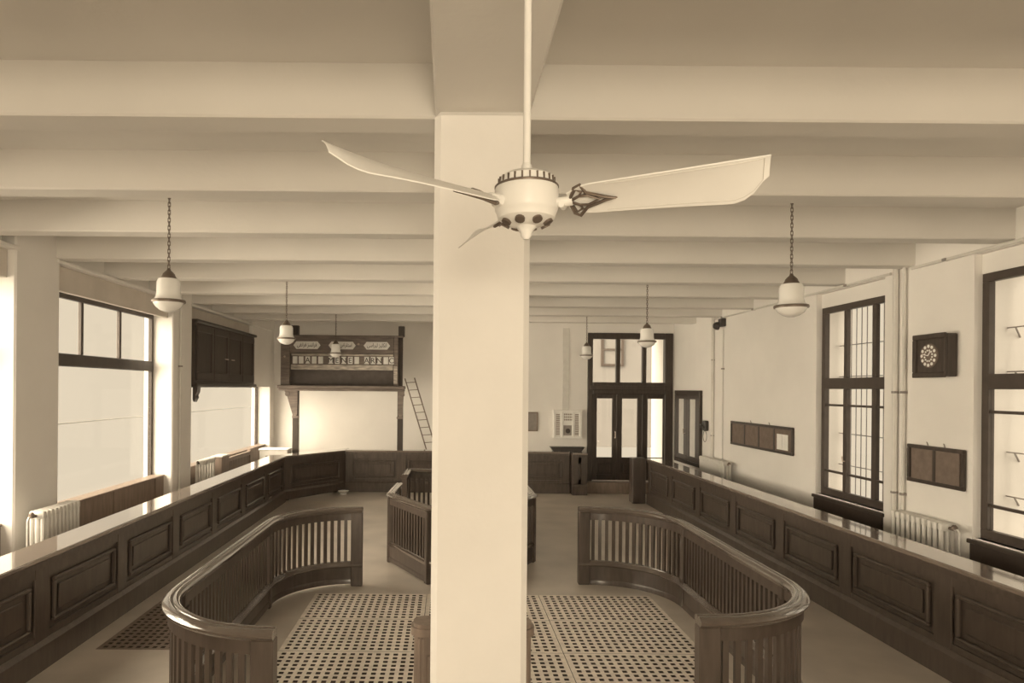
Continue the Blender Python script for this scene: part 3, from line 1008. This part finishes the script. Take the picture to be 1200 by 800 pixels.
cb = thing('wall_cupboard', 'dark two-leaf wall cupboard with narrow panes on the right wall, beside the street door', 'cupboard', (XR, 15.72, .84))
f = MB()
y0, y1, z0, z1 = 14.92, 16.55, .84, 2.55
for q in ((y0, y1, z1 - .09, z1), (y0, y1, z0, z0 + .08), (y0, y0 + .07, z0 + .08, z1 - .09), (y1 - .07, y1, z0 + .08, z1 - .09)):
    f.box(XR - .08, XR - .002, *q, .008)
f.obj('frame', 'doorwood', cb)
MB().box(XR - .02, XR - .004, y0 + .06, y1 - .06, z0 + .07, z1 - .08).obj('back', 'board', cb)
for k in range(2):
    a, c = (y0 + .075, (y0 + y1) / 2 - .004) if k == 0 else ((y0 + y1) / 2 + .004, y1 - .075)
    l = MB()
    for q in ((a, c, z1 - .20, z1 - .095), (a, c, z0 + .085, z0 + .2), (a, a + .19, z0 + .2, z1 - .2), (c - .19, c, z0 + .2, z1 - .2)):
        l.box(XR - .07, XR - .04, *q, .005)
    lf = l.obj('door', 'doorwood', cb)
    MB().box(XR - .058, XR - .052, a + .19, c - .19, z0 + .2, z1 - .2).obj('pane', 'radiator', lf)
MB().tube([(XR - .07, 15.80, 1.55), (XR - .12, 15.80, 1.55), (XR - .12, 15.80, 1.65), (XR - .07, 15.80, 1.65)], .01, 6).obj('handle', 'brass', cb)

# ------------------------------------------------------------------ back wall, right: picture, white case, tray
def PX(x, yy, Y):
    return ((x - 526) + .0085 * (yy - 455)) * Y / 790
def PZ(x, yy, Y):
    return 2.55 - ((yy - 455) - .0085 * (x - 526)) * Y / 790
x0, x1, z1, z0 = 1.95, 2.23, 1.98, 1.50
pf = thing('picture', 'small grey framed picture on the back wall right of the pillar', 'picture', ((x0 + x1) / 2, YD, z0))
MB().box(x0 + .02, x1 - .02, YD - .015, YD - .004, z0 + .02, z1 - .02).obj('picture_sheet', 'iron', pf)
f = MB()
for q in ((x0, x1, z1 - .03, z1), (x0, x1, z0, z0 + .03), (x0, x0 + .03, z0 + .03, z1 - .03), (x1 - .03, x1, z0 + .03, z1 - .03)):
    f.box(q[0], q[1], YD - .03, YD - .003, q[2], q[3], .004)
f.obj('frame', 'woodmid', pf)
x0, x1, z1, z0 = 2.60, 3.31, 2.04, 1.33
wc = thing('display_case', 'white three-column display case hung on the back wall beside the street door', 'case', ((x0 + x1) / 2, YD, z0))
MB().box(x0, x1, YD - .11, YD - .003, z0, z1, .01).obj('case_body', 'paper', wc)
f = MB()
c1, c2 = x0 + .22, x1 - .22
for q in ((x0, x1, z1 - .06, z1), (x0, x1, z0, z0 + .06), (x0, x0 + .05, z0 + .06, z1 - .06), (x1 - .05, x1, z0 + .06, z1 - .06), (c1 - .025, c1 + .025, z0 + .06, z1 - .06), (c2 - .025, c2 + .025, z0 + .06, z1 - .06)):
    f.box(q[0], q[1], YD - .135, YD - .108, q[2], q[3], .004)
f.obj('front_frame', 'paper', wc)
tk = MB()
for xa in (x0 + .115, x1 - .125):
    for k in range(14):
        z = z1 - .11 - k * .038
        tk.box(xa - .045, xa + .045, YD - .113, YD - .109, z - .012, z + .008)
for r_ in range(3):
    for k in range(6):
        xa = c1 + .06 + k * .035
        tk.box(xa - .01, xa + .012, YD - .113, YD - .109, z1 - .13 - r_ * .065, z1 - .09 - r_ * .065)
tk.obj('printed_rows', 'woodmid', wc)
MB().box(c1 + .035, c2 - .035, YD - .114, YD - .109, z0 + .08, z0 + .33).obj('picture', 'iron', wc)
MB().lathe([(0, -.004), (.055, -.003), (.06, 0), (0, 0)], ((c1 + c2) / 2 + .01, YD - .114, z0 + .19), 14, 'Y').obj('picture_figure', 'ink', wc)
ty = thing('tray', 'shallow black tray on the back counter under the white case', 'tray', (2.93, 16.66, 1.02))
MB().poly([(2.60, 16.60, 1.02), (3.28, 16.60, 1.02), (3.34, 16.60, 1.10), (3.34, 16.60, 1.125), (2.54, 16.60, 1.125), (2.54, 16.60, 1.10)], (0, .20, 0)).obj('tray_body', 'black', ty)
MB().box(2.52, 3.36, 16.585, 16.815, 1.118, 1.132, .004).obj('rim', 'black', ty)

# ------------------------------------------------------------------ quotation board
YQ = 17.2
qb = thing('quotation_board', 'tall dark wooden quotation board on two posts with letter tiles and three white plaques', 'board', (-2.75, YQ, 0))
def qx(x): return PX(x, 430, YQ)
def qz(y): return PZ(400, y, YQ)
BX0, BX1 = -4.30, -1.17
MB().box(BX0 + .05, BX1 - .02, YQ + .10, YQ + .16, 2.60, 3.86).obj('back_board', 'signback', qb)
f = MB()
f.box(BX0, qx(339.5), YQ, YQ + .1, 2.60, 3.86, .01)
f.box(qx(461.5), BX1 - .13, YQ, YQ + .1, 2.60, 3.86, .01)
f.box(qx(339.5), qx(461.5), YQ, YQ + .1, qz(414), 3.86, .01)
f.obj('face_frame', 'signwood', qb)
MB().box(BX0 + .02, BX1, YQ - .03, YQ + .16, 3.84, 3.88, .01).obj('cornice', 'signwood', qb)
sh = MB()
sh.box(BX0 - .04, BX1 + .06, YQ - .20, YQ + .16, 2.52, 2.60, .015)
sh.box(BX0 - .02, BX1 + .04, YQ - .16, YQ + .16, 2.46, 2.52, .015)
sh.obj('shelf', 'signwood', qb)
for xa, xb in ((qx(340.5), qx(349)), (qx(466.5), qx(473.5))):
    MB().box(xa, xb, YQ + .03, YQ + .18, 3.86, ZB + .05, .008).obj('upper_post', 'doorwood', qb)
for xa, xb in ((qx(343), qx(350)), (qx(466), qx(472.5))):
    MB().box(xa, xb, YQ, YQ + .14, 0, 2.46, .01).obj('post', 'doorwood', qb)
for xa, sg in ((qx(346.5), -1), (qx(469), 1)):
    c = MB()
    # carved corbel: leaning strut and scroll
    c.poly([(xa + sg * .02, YQ - .02, 1.78), (xa + sg * .07, YQ - .02, 1.86), (xa + sg * (.22 if sg < 0 else .09), YQ - .02, 2.36), (xa + sg * (.28 if sg < 0 else .11), YQ - .02, 2.46), (xa - sg * .06, YQ - .02, 2.46), (xa - sg * .05, YQ - .02, 1.86)], (0, .12, 0))
    c.lathe([(0, -.03), (.06, -.03), (.07, 0), (.06, .03), (0, .03)], (xa + sg * (.20 if sg < 0 else .05), YQ, 2.38), 12, 'Y')
    c.box(xa - .08, xa + .08, YQ - .03, YQ + .15, 1.76, 1.82, .01)
    c.obj('corbel', 'signwood', qb)
# tile rack inside the opening
MB().box(qx(340.5), qx(460.5), YQ + .03, YQ + .10, 3.00, 3.13, .008).obj('lower_strip', 'worn', qb)
MB().box(qx(341), qx(460.5), YQ + .03, YQ + .10, 3.36, 3.41, .006).obj('upper_strip', 'worn', qb)
MB().box(qx(341), qx(460.5), YQ + .065, YQ + .10, 3.13, 3.36).obj('rack_back', 'signwood', qb)
MB().box(BX1 - .24, BX1 - .15, YQ - .008, YQ + .001, 2.66, 3.10).obj('worn_patch', 'worn', qb)

def text_obj(s, size, mat, loc, parent, name, width=None, height=None):
    c = bpy.data.curves.new(name, 'FONT')
    c.body = s
    c.size = size
    c.align_x = 'CENTER'
    c.align_y = 'CENTER'
    c.extrude = .002
    o = bpy.data.objects.new(name, c)
    C.objects.link(o)
    bpy.context.view_layer.update()
    me = bpy.data.meshes.new_from_object(o.evaluated_get(bpy.context.evaluated_depsgraph_get()))
    bpy.data.objects.remove(o)
    xs = [v.co.x for v in me.vertices]
    zs = [v.co.y for v in me.vertices]
    cx, cz = (min(xs) + max(xs)) / 2, (min(zs) + max(zs)) / 2
    f = (width / (max(xs) - min(xs))) if width else 1
    for v in me.vertices:
        x, y, z = v.co
        v.co = ((x - cx) * f, -z, (y - cz) * ((height / (max(zs) - min(zs))) if height else f))
    me.materials.clear()
    me.materials.append(M[mat])
    t = bpy.data.objects.new(name, me)
    C.objects.link(t)
    t.parent = parent
    t.location = Vector(loc) - org(parent)
    return t
tiles = [(330 + a / 17.15, s) for a, s in ((260, ''), (382, ''), (515, 'A'), (645, ''), (776, ''), (982, 'M'), (1110, 'E'))]
tiles += [(400 + a / 17.15, s) for a, s in ((42, 'N'), (173, 'E'), (303, ''), (503, 'A'), (632, 'R'), (755, 'N'), (890, ''), (1003, 'C'))]
for x, s in tiles:
    X = qx(x)
    t = MB().box(X - .060, X + .060, YQ + .045, YQ + .066, 3.155, 3.340, .004).obj('letter_tile', 'paper', qb)
    if s:
        text_obj(s, .19, 'ink', (X, YQ + .043, 3.247), t, 'letter')
# three plaques with Ottoman script (letters in their joined forms, written right to left)
def joined(forms):
    return ''.join(chr(c) for c in forms)[::-1]
FR = [0xFED3, 0xFEAE, 0xFE8D, 0xFEE7, 0xFEB4, 0xFEB0, 0x20, 0xFED3, 0xFEAE, 0xFE8D, 0xFEE7, 0xFED8, 0xFEF0]
IS = [0xFE8D, 0xFEB3, 0xFE98, 0xFED8, 0xFEAE, 0xFE8D, 0xFEBD, 0x20, 0xFEA9, 0xFE8D, 0xFEA7, 0xFEE0, 0xFEF0]
EN = [0xFE8D, 0xFEE7, 0xFEDC, 0xFEE0, 0xFEF4, 0xFEB0, 0x20, 0xFEDF, 0xFEF4, 0xFEAE, 0xFE8D, 0xFEB3, 0xFEF0]
for (xa, xb), fm in (((343.7, 375.5), FR), ((384.8, 416.7), IS), ((426, 457), EN)):
    a, b = qx(xa), qx(xb)
    zt, zb_ = 3.72, 3.525
    zm = (zt + zb_) / 2
    e = .075
    pq = MB().poly([(a, YQ - .015, zm), (a + e, YQ - .015, zb_), (b - e, YQ - .015, zb_), (b, YQ - .015, zm), (b - e, YQ - .015, zt), (a + e, YQ - .015, zt)], (0, .016, 0)).obj('plaque', 'paper', qb)
    text_obj(joined(fm), .14, 'ink', ((a + b) / 2, YQ - .016, zm), pq, 'script', width=.50, height=.135)
MB().lathe([(0, -.03), (.03, -.02), (.03, 0), (0, 0)], (qx(420), YQ, 3.66), 10, 'Y').obj('push_button', 'brass', qb)
MB().lathe([(0, -.03), (.025, -.02), (.025, 0), (0, 0)], (qx(333.5), YQ, 3.33), 10, 'Y').obj('push_button', 'brass', qb)

# ------------------------------------------------------------------ ladder behind the back counter
ld = thing('ladder', 'thin many-runged ladder leaning beside the quotation board at the back', 'ladder', (-.15, 17.7, 0))
def lp(u_, v_):   # u 0..1 across, v 0..1 up
    bx, tx = -.28, -1.15
    return Vector((bx + (tx - bx) * v_ + .25 * u_, 17.55 + .05 * v_, 0.02 + 2.78 * v_ + (.02 * u_)))
for u_ in (0, 1):
    MB().tube([lp(u_, 0), lp(u_, 1)], .016, 6).obj('side_rail', 'woodmid', ld)
rg = 14
for k in range(rg):
    v_ = .05 + .91 * k / (rg - 1)
    MB().tube([lp(0, v_), lp(1, v_)], .009, 6).obj('rung', 'woodmid', ld)

# ------------------------------------------------------------------ left wall, far bay
hc = thing('hanging_cabinet', 'dark wooden cabinet hung high on the left wall near the back corner', 'cabinet', (XL - .1, 14.4, 2.55))
MB().box(XL - .22, XL + .04, 12.47, 16.28, 2.60, 3.74).obj('carcass', 'doorwood', hc)
MB().box(XL - .22, XL + .10, 12.47, 16.32, 3.74, 3.80, .015).obj('cornice', 'doorwood', hc)
MB().box(XL - .22, XL + .10, 12.47, 16.32, 2.53, 2.61, .015).obj('base_moulding', 'doorwood', hc)
st = (16.22 - 12.53) / 4
for k in range(4):
    a = 12.53 + st * k
    d = MB()
    for q in ((a + .01, a + st - .01, 3.58, 3.70), (a + .01, a + st - .01, 2.66, 2.82), (a + .01, a + .14, 2.82, 3.58), (a + st - .14, a + st - .01, 2.82, 3.58)):
        d.box(XL + .038, XL + .068, *q, .006)
    d.box(XL + .038, XL + .05, a + .14, a + st - .14, 2.82, 3.58)
    dr = d.obj('door', 'doorwood', hc)
    if k in (1, 2):
        MB().tube([(XL + .08, a + (st - .30 if k == 1 else .1), 3.12), (XL + .08, a + (st - .1 if k == 1 else .30), 3.12)], .012, 6).obj('handle', 'brass', dr)
cv = MB()
cv.poly([(XL + .0, 12.50, 2.53), (XL + .09, 12.50, 2.53), (XL + .08, 12.50, 2.44), (XL + .05, 12.50, 2.38), (XL + .06, 12.50, 2.34), (XL + .02, 12.50, 2.26), (XL + .0, 12.50, 2.30)], (0, .16, 0))
cv.obj('carved_bracket', 'doorwood', hc)
wbx = thing('storage_box', 'plain brown upright box between left radiator and slatted screen, behind left counter', 'box', (-4.60, 13.55, 0))
MB().box(-4.72, -4.50, 13.42, 13.86, 0, 1.14, .01).obj('box_body', 'woodmid', wbx)
MB().box(-4.73, -4.49, 13.41, 13.87, 1.14, 1.165, .005).obj('lid', 'pipe', wbx)
sl = thing('slatted_screen', 'low slatted wooden radiator screen below the hanging cabinet', 'screen', (-4.6, 14.8, 0))
f = MB()
f.box(-4.66, -4.58, 13.95, 15.68, .98, 1.06, .006)
f.box(-4.66, -4.58, 13.95, 15.68, .06, .14, .006)
f.box(-4.66, -4.58, 13.95, 14.02, 0, .98, .006)
f.box(-4.66, -4.58, 15.61, 15.70, 0, 1.12, .006)
f.obj('frame', 'woodmid', sl)
sp = None
for k in range(18):
    y = 14.06 + k * .0875
    if sp is None:
        b = MB().box(-.012, .012, -.028, .028, .14, .98)
        sp = b.obj('slat', 'woodmid')
        sp.parent = sl
        sp.location = Vector((-4.62, y, 0)) - org(sl)
    else:
        inst(sp, 'slat', sl, (-4.62, y, 0))
MB().box(-4.72, -4.69, 13.98, 15.66, .02, 1.02).obj('back_board', 'woodmid', sl)
sb = thing('low_chest', 'pale low chest in the back left corner behind the slanting counter', 'chest', (-4.4, 17.1, 0))
MB().box(-4.72, -4.02, 16.85, 17.30, 0, .97, .01).obj('chest_body', 'pipe', sb)
MB().box(-4.74, -4.00, 16.82, 17.32, .97, 1.0, .006).obj('chest_top', 'paper', sb)
dish = thing('floor_dish', 'small white dish standing on floor at the foot of the slanting counter', 'dish', (-2.50, 16.12, 0))
MB().lathe([(.0, .0), (.085, .0), (.075, .03), (.12, .075), (.135, .085), (.12, .088), (.06, .05), (0, .045)], (-2.50, 16.12, 0), 20).obj('bowl', 'enamel', dish, smooth=40)

# skirting boards along the back and right walls
struct('baseboard_right', o=MB().box(XR - .02, XR - .001, YF, YD, 0, .14, .004).obj('baseboard_right', 'woodmid'))
struct('baseboard_left', o=MB().box(XL + .001, XL + .02, 7.40, 8.20, 0, .14, .004).obj('baseboard_left', 'woodmid'))
